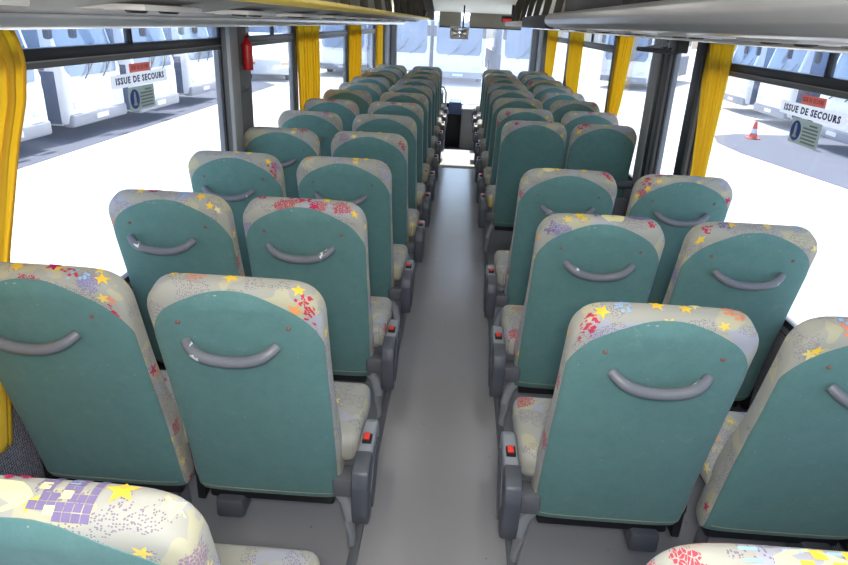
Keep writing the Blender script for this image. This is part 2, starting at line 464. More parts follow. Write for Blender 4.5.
def pillar(name, sd, y0, y1, x_in=1.262, strips=()):
    a, c_ = sorted((sd * x_in, sd * 1.31))
    o = struct(name, bx(a, c_, y0, y1, .63, 1.63, bev=.008), M['pillar'])
    for nm, s0, s1, mat, dx in strips:
        a, c_ = sorted((sd * (x_in - dx), sd * (x_in + .01)))
        obj(nm, bx(a, c_, s0, s1, .64, 1.62, bev=.004), mat, o)
    return o
pillar('trim_3', -1, 3.50, 3.86, 1.225, (('inner_strip', 3.495, 3.62, M['pillarlight'], .012),))
pillar('trim_4', -1, 5.03, 5.10, 1.262); pillar('trim_5', -1, 7.37, 7.45, 1.262); pillar('trim_6', -1, 9.68, 9.78, 1.262); pillar('trim_7', -1, 10.6, 11.05, 1.22)
pillar('trim_8', 1, 4.16, 4.54, 1.245, (('rubber_seal', 4.28, 4.33, M['frameblack'], .01), ('edge_strip', 4.165, 4.185, M['frameblack'], .012), ('inner_strip', 4.36, 4.53, M['pillarlight'], .008)))
pillar('trim_9', 1, 3.56, 3.68, 1.235, (('rubber_seal', 3.555, 3.675, M['frameblack'], .008),))
pillar('trim_10', 1, 5.64, 5.82, 1.262); pillar('trim_11', 1, 8.2, 8.4, 1.262); pillar('trim_12', 1, 10.4, 10.9, 1.19)
pillar('trim_13', -1, Y0, -.35, 1.2); pillar('trim_14', 1, Y0, -.35, 1.2)
pillar('trim_15', -1, 11.85, 12.05, 1.17); pillar('trim_16', 1, 11.85, 12.05, 1.17)

def window(n, sd, y0, y1, rail=True, divs=(), railmat=('frameblack', 'framegrey')):
    xo, xi = sd * 1.278, sd * 1.258
    def B(xa, xb, *r, **k):
        a, c_ = sorted((xa, xb)); return bx(a, c_, *r, **k)
    o = bpy.data.objects.new('window_%d' % n, None); COL.objects.link(o); o['kind'] = 'structure'
    zt, zr0, zr1 = 1.63, 1.450, 1.510
    pm = M['glass']
    if rail:
        obj('pane', B(xo - .003, xo + .003, y0, y1, .63, zr0 + .01), pm, o)
        obj('upper_pane', B(xo - .003, xo + .003, y0, y1, zr1 - .01, zt), M['glasstop'], o)
        obj('rail', B(xo + sd * .01, sd * 1.262, y0, y1, zr0 + .022, zr1, bev=.006), M[railmat[0]], o)
        obj('rail_lip', B(xo + sd * .01, sd * 1.266, y0, y1, zr0, zr0 + .0215, bev=.004), M[railmat[1]], o)
        obj('rail_bead', B(xo, sd * 1.2605, y0, y1, zr0 + .0195, zr0 + .0235), M['pillarlight'], o)
        for d in divs:
            obj('divider', B(xo + sd * .01, sd * 1.262, d - .011, d + .011, zr1 - .005, zt, bev=.004), M['frameblack'], o)
    else:
        obj('pane', B(xo - .003, xo + .003, y0, y1, .63, zt), pm, o)
    fr = bmesh.new()
    for r in ((y0, y0 + .022, .63, zt), (y1 - .022, y1, .63, zt), (y0, y1, .63, .655), (y0, y1, zt - .02, zt)):
        a, c_ = sorted((xo - sd * .004, sd * 1.262)); box(fr, a, c_, *r)
    obj('frame', fr, M['frameblack'], o)
    return o
gm = ('framegrey', 'pillarlight')
window(1, -1, -.35, 3.50, True, (2.54,)); window(2, -1, 3.86, 5.03, True, (4.50,), ('framegrey', 'framegrey'))
window(3, -1, 5.10, 7.37, True, (), gm); window(4, -1, 7.45, 9.68, True, (), gm); window(5, -1, 9.78, 10.6, False); window(6, -1, 11.05, 11.85, False)
window(7, 1, -.35, 3.56, True, (2.42,)); window(8, 1, 3.68, 4.16, False); window(9, 1, 4.54, 5.64, False)
window(10, 1, 5.82, 8.2, True, (6.9,), gm); window(11, 1, 8.4, 10.4, True, (), gm); window(12, 1, 10.9, 11.85, False)

# windscreen and front end
o = bpy.data.objects.new('window_windscreen', None); COL.objects.link(o); o['kind'] = 'structure'
obj('pane', bx(-1.2, 1.2, YF + .02, YF + .03, .26, 1.9), M['glassfront'], o)
b = bmesh.new(); box(b, -1.24, 1.24, YF, YF + .06, 1.86, 2.05); box(b, -1.24, 1.24, YF, YF + .06, .2, .28)
obj('frame', b, M['frameblack'], o)
struct('wall_front', bx(-1.27, 1.27, YF, YF + .08, -.55, .2), M['rackgrey'])
d = thing('dashboard', 'pale grey dashboard console across the coach front beyond the aisle step', 'dashboard', (0, 0, -.42))
obj('console', bx(.03, 1.2, 11.35, 11.98, 0, .70, bev=.04), M['dash'], d)
obj('console', bx(-1.2, -.30, 11.35, 11.98, 0, .95, bev=.05), M['rackdark'], d)
obj('kick_panel', bx(-.298, .028, 11.5, 11.98, 0, .58, bev=.02), M['black'], d)
obj('instrument_box', bx(-.19, .026, 11.32, 11.9, .59, .80, bev=.02), M['bluebox'], d)
p = thing('grab_pole', 'thin pale upright pole at the entrance step left of the dashboard', 'pole', (-.23, 10.6, -.42))
obj('tube', tube(bmesh.new(), [(0, 0, .01), (0, 0, .5), (0, 0, 1.02), (-.04, 0, 1.1), (-.25, 0, 1.12), (-.25, 0, .42)], .016), M['racklight'], p)
obj('flange', bx(-.04, .04, -.04, .04, 0, .012), M['steel'], p)

# front roof: valances, bulkhead, mirror, exit sign
v = thing('sun_visor', 'beige grey fabric sun visor above the windscreen left of the gap', 'sun visor', (-.22, 11.78, 1.62), group=None)
obj('cloth', bx(-.215, .15, 0, .03, -.055, .20, bev=.01), M['valance'], v)
obj('hem_bar', bx(-.215, .15, -.005, .035, -.07, -.05, bev=.004), M['divider'], v)
v = thing('sun_visor', 'wider beige grey fabric sun visor above the windscreen right of the gap', 'sun visor', (.5, 11.78, 1.62))
obj('cloth', bx(-.42, .46, 0, .03, -.045, .20, bev=.01), M['valance'], v)
obj('hem_bar', bx(-.42, .46, -.005, .035, -.06, -.04, bev=.004), M['divider'], v)
struct('trim_17', prism(bmesh.new(), [(10.25, 2.03), (10.8, 1.95), (11.7, 1.80), (YF, 1.80), (YF, 2.03)], 'x', -.52, 1.24), M['cream'])
mi = thing('interior_mirror', 'rounded interior mirror hanging under the roof before the windscreen', 'mirror', (-.07, 11.1, 1.49))
obj('arm', tube(bmesh.new(), [(.04, 0, .0), (.05, .02, .25), (.05, .05, .54)], .012), M['black'], mi)
obj('housing', bx(-.16, .14, 0, .03, -.10, .09, bev=.05, seg=4), M['racklight'], mi, loc=(0, 0, 0))
obj('mirror_face', bx(-.13, .11, -.006, -.0005, -.075, .065, bev=.003), M['mirror'], mi)
ex = thing('exit_sign', 'small red exit sign box under the roof at front right', 'sign', (.74, 10.9, 1.705))
obj('bracket', bx(-.02, .02, .03, .07, .06, .325), M['rackdark'], ex)
obj('housing', bx(-.17, .17, 0, .1, -.03, .06, bev=.015), M['rackdark'], ex)
obj('face', bx(-.15, .15, -.004, 0, -.026, .02), M['exitred'], ex)
struct('wall_bulkhead', bx(-1.2, -.52, 11.6, 11.68, 1.66, 2.02, bev=.01), M['rackgrey'])
mo = thing('roof_speaker_box', 'low black speaker box on the front end of left luggage rack', 'speaker', (-.76, 10.75, 1.70))
obj('housing', bx(-.14, .16, -.12, .12, 0, .10, bev=.03), M['black'], mo)
obj('mesh_front', bx(-.12, .14, -.13, -.1205, .015, .085), M['rackdark'], mo)

# ------------------------------------------------------------------ luggage racks
def rack(sd):
    L = sd < 0
    lab = 'left overhead luggage rack with a yellow edge strip over the windows' if L else 'right overhead luggage rack with a rounded silver front over the windows'
    r = thing('luggage_rack', lab, 'luggage rack', (0, 0, EYE))
    ye = 11.58 if L else 10.42
    X = lambda v: sd * v
    y1 = ye if L else 5.05
    zi, zo = (.035, -.035) if L else (.010, -.012)
    # shelf with sloping underside
    obj('shelf', prism(bmesh.new(), [(X(.62), zi), (X(1.02), zo + .012), (X(1.27), zo + .012), (X(1.27), zo + .03), (X(.62), zi + .02)], 'y', Y0 + .01, ye, bev=.003), M['rackgrey'], r)
    # underside service strip, bright channel by the glass
    obj('duct', tube(bmesh.new(), [(X(1.03), Y0 + .02, zo + .012), (X(1.03), 4, zo + .012), (X(1.03), ye, zo + .012)], .034, 14), M['alu'], r)
    obj('curtain_rail', bx(*sorted((X(1.222), X(1.268))), Y0 + .02, ye, zo - .010, zo + .011, bev=.004), M['racklight'], r)
    # inner lip
    if L:
        obj('lip', prism(bmesh.new(), [(X(.605), zi - .004), (X(.63), zi - .004), (X(.63), zi + .030), (X(.60), zi + .030), (X(.587), zi + .012)], 'y', Y0 + .01, ye, bev=.006), M['yellow'], r)
    else:
        prof = [(X(.66), -.004), (X(.61), .002), (X(.585), .022), (X(.575), .048), (X(.585), .075), (X(.61), .092), (X(.64), .095), (X(.66), .09)]
        obj('lip', prism(bmesh.new(), prof, 'y', Y0 + .01, y1, bev=.004), M['rackfascia'], r)
        obj('lip_end', prism(bmesh.new(), prof, 'y', y1 + .001, y1 + .06, bev=.012), M['alu'], r)
        obj('front_unit', bx(.588, .66, 5.12, 7.2, -.012, .088, bev=.015), M['rackdark'], r)
        obj('front_lip', bx(.60, .66, 7.21, ye, -.01, .05, bev=.015), M['racklight'], r)
    # reading light and air nozzle units under the rack
    n = 0
    for k in range(14):
        y = .95 + .75 * k
        if y > ye - .3: break
        m = bmesh.new(); t = Matrix.Translation((0, 0, 0))
        zc = zi - .004 - (zi - zo) * .35
        u = bx(*sorted((X(.72), X(.90))), y - .17, y + .17, zc - .010, zc + .004, bev=.004)
        uo = obj('service_unit', u, M['racklight'], r)
        for dy in (-.09, .09):
            obj('air_nozzle', lathe(bmesh.new(), [(.022, -.016), (.026, -.012), (.026, -.006)], (X(.78), y + dy, zc), 'z', 14), M['rackdark'], uo)
        obj('lamp_lens', bx(*sorted((X(.84), X(.88))), y - .05, y + .05, zc - .013, zc - .009), M['lamp'], uo)
    # upright dividers between the rack and the ceiling
    for k in range(16):
        y = -.2 + .75 * k + (.3 if L else .15)
        if y > ye - .1 or (not L and y < 5.1): continue
        obj('divider', prism(bmesh.new(), [(X(.64), .048), (X(.69), .048), (X(.72), .22), (X(.80), .385), (X(.73), .385), (X(.67), .23)], 'y', y - .022, y + .022, bev=.004), M['divider'], r)
    return r
rack(-1); rack(1)
mt = thing('roof_monitor', 'dark folded monitor box standing on the right luggage rack edge', 'monitor', (.80, 4.05, EYE + .045))
obj('housing', prism(bmesh.new(), [(-.86, 0), (.86, 0), (.80, .30), (-.84, .30)], 'x', -.12, .15, bev=.03), M['rackdark'], mt)
obj('screen', bx(-.10, .13, -.868, -.8595, .05, .25), M['black'], mt)
# two rows of strip lamps along the aisle, added out of view as fill
for i, y in enumerate((-.05, 1.6, 3.25, 4.9)):
    for sd in (-1, 1):
        c = thing('fill_lamp', 'added ceiling fill lamp over the %s side of the aisle, number of rows ahead %d' % ('left' if sd < 0 else 'right', i), 'lamp', (sd * .34, y, 2.02), group='added ceiling fill lamps')
        c['label'] = '%s strip lamp over the %s aisle edge' % (['rearmost', 'second', 'third', 'foremost'][i] + ' added ceiling fill', 'left' if sd < 0 else 'right')
        obj('housing', bx(-.065, .065, -.6, .6, -.02, .0, bev=.004), M['racklight'], c)  # housing of the added fill lamp
        obj('fill_diffuser', bx(-.055, .055, -.58, .58, -.03, -.0205, bev=.004), M['fillstrip'], c)

# ------------------------------------------------------------------ seats
TAU = math.radians(15.7); LB = .842; TOPZ = 1.022
def bpt(x, n, s):
    return Vector((x, (LB - s) * math.sin(TAU) + n * math.cos(TAU), TOPZ - (LB - s) * math.cos(TAU) + n * math.sin(TAU)))
def halfw(s):
    t = s / LB
    w = .2215 + .013 * (1 - min(1, t / .62)) ** 1.3
    r = .092
    if s > LB - r:
        k = (s - (LB - r)) / r
        w -= r * .95 * (1 - math.sqrt(max(0, 1 - k * k)))
    if s < .05:
        k = 1 - s / .05
        w -= .03 * (1 - math.sqrt(max(0, 1 - k * k)))
    return w
def nrange(s):
    a, c = 0.0, .088 + .03 * math.exp(-((s - .25) / .16) ** 2)
    r = .046
    if s > LB - r:
        k = 1 - math.sqrt(max(0, 1 - ((s - (LB - r)) / r) ** 2))
        a += .038 * k; c -= .038 * k
    if s < .05:
        k = 1 - math.sqrt(max(0, 1 - (1 - s / .05) ** 2))
        a += .04 * k; c -= .03 * k
    return a, c
EXPO = 2 / 4.8
def rear_n(x, s):
    w = halfw(s); a, c = nrange(s); q = min(.9999, abs(x) / w)
    return (a + c) / 2 - (c - a) / 2 * (1 - q ** 4.8) ** (1 / 4.8)

def backrest_bm():
    bm = bmesh.new(); uvl = bm.loops.layers.uv.new('UVMap')
    ss = [0, .004, .014, .03, .05] + [.05 + (LB - .14) * i / 14 for i in range(1, 15)]
    top0 = LB - .09
    ss += [top0 + .09 * math.sin(PI / 2 * i / 9) for i in range(1, 10)]
    N = 48; rings = []
    loc = {}
    for s in ss:
        w = halfw(s); a, c = nrange(s); ring = []
        for k in range(N):
            th = 2 * PI * k / N
            cx, cn = math.cos(th), math.sin(th)
            x = w * math.copysign(abs(cx) ** EXPO, cx); n = (a + c) / 2 + (c - a) / 2 * math.copysign(abs(cn) ** EXPO, cn)
            v = bm.verts.new(bpt(x, n, s)); ring.append(v); loc[v] = (x, n, s)
        rings.append(ring)
    for i in range(len(rings) - 1):
        for k in range(N): bm.faces.new((rings[i][k], rings[i][(k + 1) % N], rings[i + 1][(k + 1) % N], rings[i + 1][k]))
    bm.faces.new(rings[0]); bm.faces.new(rings[-1])
    bmesh.ops.recalc_face_normals(bm, faces=bm.faces); bm.normal_update()
    for f in bm.faces:
        front = f.normal.y > .5
        for l in f.loops:
            x, n, s = loc[l.vert]
            # unfold: sides turn outwards, the top continues upwards, the front face lies beyond the top
            q = (abs(x) / .22) ** 6
            u = x + math.copysign(n, x) * q * (0 if front else 1)
            vv = (2 * LB + .1 - s) if front else s + (n if s > LB - .06 else 0)
            l[uvl].uv = (u, vv)
    return bm

def panel_bm():
    """teal rear cover: arched top, follows the rear of the backrest"""
    bm = bmesh.new(); NX, NS = 28, 34; out = []; inn = []
    s0 = .012
    for j in range(NS + 1):
        ro, ri = [], []
        for i in range(NX + 1):
            a = -1 + 2 * i / NX
            a = math.copysign(1 - (1 - abs(a)) ** 1.9, a)
            bb = j / NS
            wp = halfw(.5 * LB) - .003
            x = a * wp
            stop = LB - .010 - .165 * (1 - (1 - min(1, abs(a)) ** 2.6) ** .625)
            s = s0 + (stop - s0) * bb
            x = a * min(wp, halfw(s) * .988)
            n = rear_n(x, s)
            edge = min((1 - abs(a)) * 3, 1 - bb, bb) * 22
            ro.append(bm.verts.new(bpt(x, n - .0035 * min(1, .25 + edge) - .0005, s))); ri.append(bm.verts.new(bpt(x, n + .004, s)))
        out.append(ro); inn.append(ri)
    for g in (out, inn):
        for j in range(NS):
            for i in range(NX): bm.faces.new((g[j][i], g[j][i + 1], g[j + 1][i + 1], g[j + 1][i]))
    for j in range(NS):
        for i in (0, NX): bm.faces.new((out[j][i], out[j + 1][i], inn[j + 1][i], inn[j][i]))
    for i in range(NX):
        for j in (0, NS): bm.faces.new((out[j][i], out[j][i + 1], inn[j][i + 1], inn[j][i]))
    return bm

def strip_bm(s, r, mat_w=.195):
    pts = []
    for i in range(25):
        x = -mat_w + 2 * mat_w * i / 24
        pts.append(bpt(x, rear_n(x, s) - .004, s))
    return tube(bmesh.new(), pts, r, 6)

def cushion_bm():
    bm = bmesh.new(); box(bm, -.235, .235, .235, .555, .36, .462, bev=.035, seg=4)
    for v in bm.verts:                                     # rolled front, slight dish
        k = (v.co.y - .235) / .33
        if v.co.z > .42: v.co.z += .012 * k - .010 * max(0, 1 - (v.co.x / .18) ** 2)
    uvl = bm.loops.layers.uv.new('UVMap'); bm.normal_update()
    for f in bm.faces:
        for l in f.loops:
            c = l.vert.co; l[uvl].uv = (c.x + 1.3 + (c.z if abs(f.normal.x) > .7 else 0), c.y + (0.6 - c.z if f.normal.y > .7 else 0))
    return bm

def crest_path(x):
    """rear-to-front profile of the backrest at x: points (n, s) with arc length measured from the highest point"""
    sm = LB
    while halfw(sm) <= abs(x) + .001 and sm > .5: sm -= .001
    ss_ = [sm - .30 + .30 * math.sin(PI / 2 * i / 60) for i in range(61)]
    pts = [(rear_n(x, q), q) for q in ss_]
    for q in reversed(ss_):
        a, c = nrange(q); pts.append((a + c - rear_n(x, q), q))
    d = [0.]
    for p, q in zip(pts, pts[1:]): d.append(d[-1] + math.hypot(q[0] - p[0], q[1] - p[1]))
    top = max(range(len(pts)), key=lambda i: bpt(x, *pts[i]).z)
    return pts, [v - d[top] for v in d]
def on_fabric(x, t, lift=.0016):
    pts, d = crest_path(x)
    for i in range(len(d) - 1):
        if d[i + 1] >= t:
            k = (t - d[i]) / max(1e-9, d[i + 1] - d[i])
            n = pts[i][0] + (pts[i + 1][0] - pts[i][0]) * k; q = pts[i][1] + (pts[i + 1][1] - pts[i][1]) * k
            a, c = nrange(q); nd = (n - (a + c) / 2) / .05; sdir = max(0, (q - (LB - .05)) / .05)
            l = math.hypot(nd, sdir) or 1
            return bpt(x, n + lift * nd / l, q + lift * sdir / l)
    return bpt(x, *pts[-1])
DYES = ['yellow', 'red', 'purple', 'blue', 'orange', 'paleyellow', 'magenta']
def motif_polys(shape, x, t, r, rnd):
    out = []
    if shape == 'star':
        a0 = rnd.uniform(0, 6.28); P = []
        for k in range(10):
            q = r if k % 2 == 0 else r * .45
            P.append((x + q * math.cos(a0 + k * PI / 5), t + q * math.sin(a0 + k * PI / 5)))
        for k in range(10): out.append([(x, t), P[k], P[(k + 1) % 10]])
    elif shape == 'flower':
        for k in range(int(8 + r * 480)):
            a = rnd.uniform(0, 6.28); q = r * math.sqrt(rnd.random()); h = rnd.uniform(.0025, .0055); b = rnd.uniform(0, 6.28)
            cx, cy = x + q * math.cos(a), t + q * math.sin(a)
            out.append([(cx + h * math.cos(b + j * PI / 2) * (1 + .5 * (j % 2)), cy + h * math.sin(b + j * PI / 2)) for j in range(4)])
    elif shape == 'diamonds':
        for k in range(9):
            cx, cy = x + rnd.uniform(-r, r) * 1.5, t + rnd.uniform(-r, r); h = .006
            out.append([(cx - h, cy), (cx, cy - h * .7), (cx + h, cy), (cx, cy + h * .7)])
    elif shape == 'squares':
        for i in range(-2, 3):
            for j in range(-1, 2):
                if (i + j) % 2 == 0:
                    cx, cy, h = x + i * r * .5, t + j * r * .5, r * .22
                    out.append([(cx - h, cy - h), (cx + h, cy - h), (cx + h, cy + h), (cx - h, cy + h)])
    elif shape == 'blocks':                                    # a stack of bricks with three turrets
        g = r / 4
        for i in range(-3, 4):
            for j in range(-4, 5):
                if j < 1 or (i in (-3, -2, 0, 1, 3) and j < 4) or (i == 0):
                    if rnd.random() < .86:
                        cx, cy, h = x + i * g, t + j * g, g * .46
                        out.append([(cx - h, cy - h), (cx + h, cy - h), (cx + h, cy + h), (cx - h, cy + h)])
    elif shape == 'brick':
        out.append([(x - r * 1.2, t - r), (x + r * 1.2, t - r), (x + r * 1.2, t + r), (x - r * 1.2, t + r)])
    elif shape == 'wash':
        P = [(x + r * (1.2 + .4 * rnd.random()) * math.cos(k * PI / 6), t + r * (.6 + .35 * rnd.random()) * math.sin(k * PI / 6)) for k in range(12)]
        for k in range(12): out.append([(x, t), P[k], P[(k + 1) % 12]])
    return out
def decorate(seat, motifs, seed):
    """prints the larger motifs of one seat into its own backrest mesh"""
    back = [c for c in seat.children if c.name.startswith('backrest')][0]
    me = back.data.copy(); bm = bmesh.new(); bm.from_mesh(me); rnd = random.Random(seed)
    uvl = bm.loops.layers.uv.active
    for dy in DYES: me.materials.append(M['dye_' + dy])
    for z, (shape, dye, x, t, r) in enumerate(motifs):
        for poly in motif_polys(shape, x, t, r, rnd):
            try:
                mx = sum(p[0] for p in poly) / len(poly); mt_ = sum(p[1] for p in poly) / len(poly)
                if mt_ < -.040 - .15 * (1 - (1 - min(1, abs(mx) / .215) ** 2.6) ** .625): continue        # the teal cover lies there
                f = bm.faces.new([bm.verts.new(on_fabric(max(-.205, min(.205, px)), pt, .0012 + .0003 * (z % 5))) for px, pt in poly])
            except ValueError:
                continue
            f.material_index = 1 + DYES.index(dye)
            f.normal_update()
            c = f.calc_center_median()
            if f.normal.dot(Vector((0, -.3, 1))) < 0: f.normal_flip()
    bm.to_mesh(me); bm.free(); back.data = me

SEAT_PARTS = {}
def make_seat(kind):
    """kind: side letter l/r and column a (aisle) / w (window)"""
    sd = 1 if kind[0] == 'l' else -1                      # direction towards the aisle
    t = thing('coach_seat', 'coach seat', 'seat', (0, 0, 0), 0, 'coach seats in rows')
    if 'back' not in SEAT_PARTS:
        o = obj('backrest', backrest_bm(), M['pat'], t); SEAT_PARTS['back'] = o.data
        c = obj('seat_cushion', cushion_bm(), M['pat'], t); SEAT_PARTS['cush'] = c.data
        p = obj('rear_cover', panel_bm(), M['teal'], t); SEAT_PARTS['cover'] = p.data
        p['label'] = 'teal fabric rear cover'
    else:
        for nm, key in (('backrest', 'back'), ('seat_cushion', 'cush'), ('rear_cover', 'cover')):
            o = bpy.data.objects.new(nm, SEAT_PARTS[key]); COL.objects.link(o); o.parent = t
            if key == 'cover': p = o; p['label'] = 'teal fabric rear cover'
    for ch in t.children:
        if ch.name.startswith('seat_cushion'): ch.location.x = sd * (.042 if kind[1] == 'a' else .0)
    obj('hem_seam', strip_bm(.055, .0016, .206), M['thread'], p)
    # grab handle across the back
    pts = []; rad = []
    for i in range(25):
        a = -1 + 2 * i / 24
        x = .116 * a; s = LB - .162 - .032 * (1 - a * a)
        lift = .034 * (1 - abs(a) ** 5)
        pts.append(bpt(x, rear_n(x, s) - .008 - lift, s)); rad.append(.0155 - .002 * abs(a) ** 4)
    h = obj('grab_handle', tube(bmesh.new(), pts, rad, 12), M['handle'], t)
    h['label'] = 'curved grey grab handle'
    h.location.x = {'lw': -.03, 'la': -.012}.get(kind, .004)
    for sx in (-1, 1):
        x = sx * .138; s = LB - .105
        c = bpt(x, rear_n(x, s), s)
        obj('stud', lathe(bmesh.new(), [(.001, -.009), (.0055, -.007), (.0065, -.002)], c, 'y', 12), M['stud'], p)
    # under frame
    b = bmesh.new(); box(b, -.205, .205, .275, .54, .325, .369, bev=.012); box(b, -.20, .20, .245, .32, .19, .324, bev=.01)
    obj('seat_frame', b, M['black'], t)
    b = bmesh.new(); box(b, -.045, .045, .215, .30, .135, .205, bev=.012)
    for v in b.verts: v.co.x += -sd * .13
    obj('lever_box', b, M['armdark'], t)
    b = bmesh.new(); xi = -sd * .218
    lathe(b, [(.028, -.018), (.034, -.012), (.034, .012), (.028, .018)], (xi, .255, .30), 'x', 16)
    box(b, xi - .013, xi + .013, .22, .28, .20, .40, bev=.005)
    obj('recline_hinge', b, M['black'], t)
    if kind[1] == 'a':
        x0, x1 = sorted((sd * .281, sd * .325))
        prof = [(.20, .470), (.385, .478), (.415, .468), (.430, .445), (.425, .410), (.395, .38), (.27, .285), (.235, .268), (.19, .265), (.165, .275), (.160, .30), (.165, .43), (.178, .460)]
        prof = [(y - .04, z - .03) for y, z in prof]
        a = obj('armrest', prism(bmesh.new(), prof, 'x', x0, x1, bev=.009, seg=3), M['arm'], t)
        cprof = [(.093, .39), (.108, .4345), (.140, .4475), (.195, .4505), (.205, .38), (.19, .30), (.18, .235), (.14, .235), (.112, .245), (.10, .29)]
        obj('rear_cover', prism(bmesh.new(), cprof, 'x', x0 - .003, x1 + .003, bev=.008, seg=2), M['armdark'], a)
        oprof = [(.15, .33), (.21, .40), (.33, .405), (.345, .37), (.25, .27), (.19, .245)]
        xo = sd * .325; xa, xb = sorted((xo, xo + sd * .006))
        obj('side_plate', prism(bmesh.new(), oprof, 'x', xa, xb, bev=.0025), M['armdark'], a)
        obj('bezel', bx(x0 + .008, x1 - .008, .236, .276, .442, .4535, bev=.002), M['black'], a)
        obj('recline_button', bx(x0 + .011, x1 - .014, .240, .272, .4536, .460, bev=.003), M['red'], a)
        # arm mount, bent leg and floor post
        obj('arm_mount', bx(*sorted((sd * .205, sd * .281)), .19, .27, .27, .34, bev=.012), M['pedestal'], t)
        b = bmesh.new()
        tube(b, [(sd * .17, .265, .265), (sd * .205, .262, .245), (sd * .235, .262, .20), (sd * .248, .26, .13), (sd * .25, .27, .06), (sd * .25, .28, .004)], .021, 8, flat=.75)
        obj('leg', b, M['steel'], t)
    else:
        b = bmesh.new()
        tube(b, [(-sd * .10, .30, .315), (-sd * .15, .30, .26), (-sd * .19, .30, .14), (-sd * .19, .30, .004)], .026, 10)
        obj('leg', b, M['pedestal'], t)
        b = bmesh.new(); tube(b, [(sd * .14, .33, .31), (sd * .16, .33, .2), (sd * .17, .33, .004)], .02, 8)
        obj('leg', b, M['pedestal'], t)
    return t

def copy_tree(o, parent=None):
    c = o.copy(); COL.objects.link(c); c.parent = parent
    for ch in list(o.children): copy_tree(ch, c)
    return c

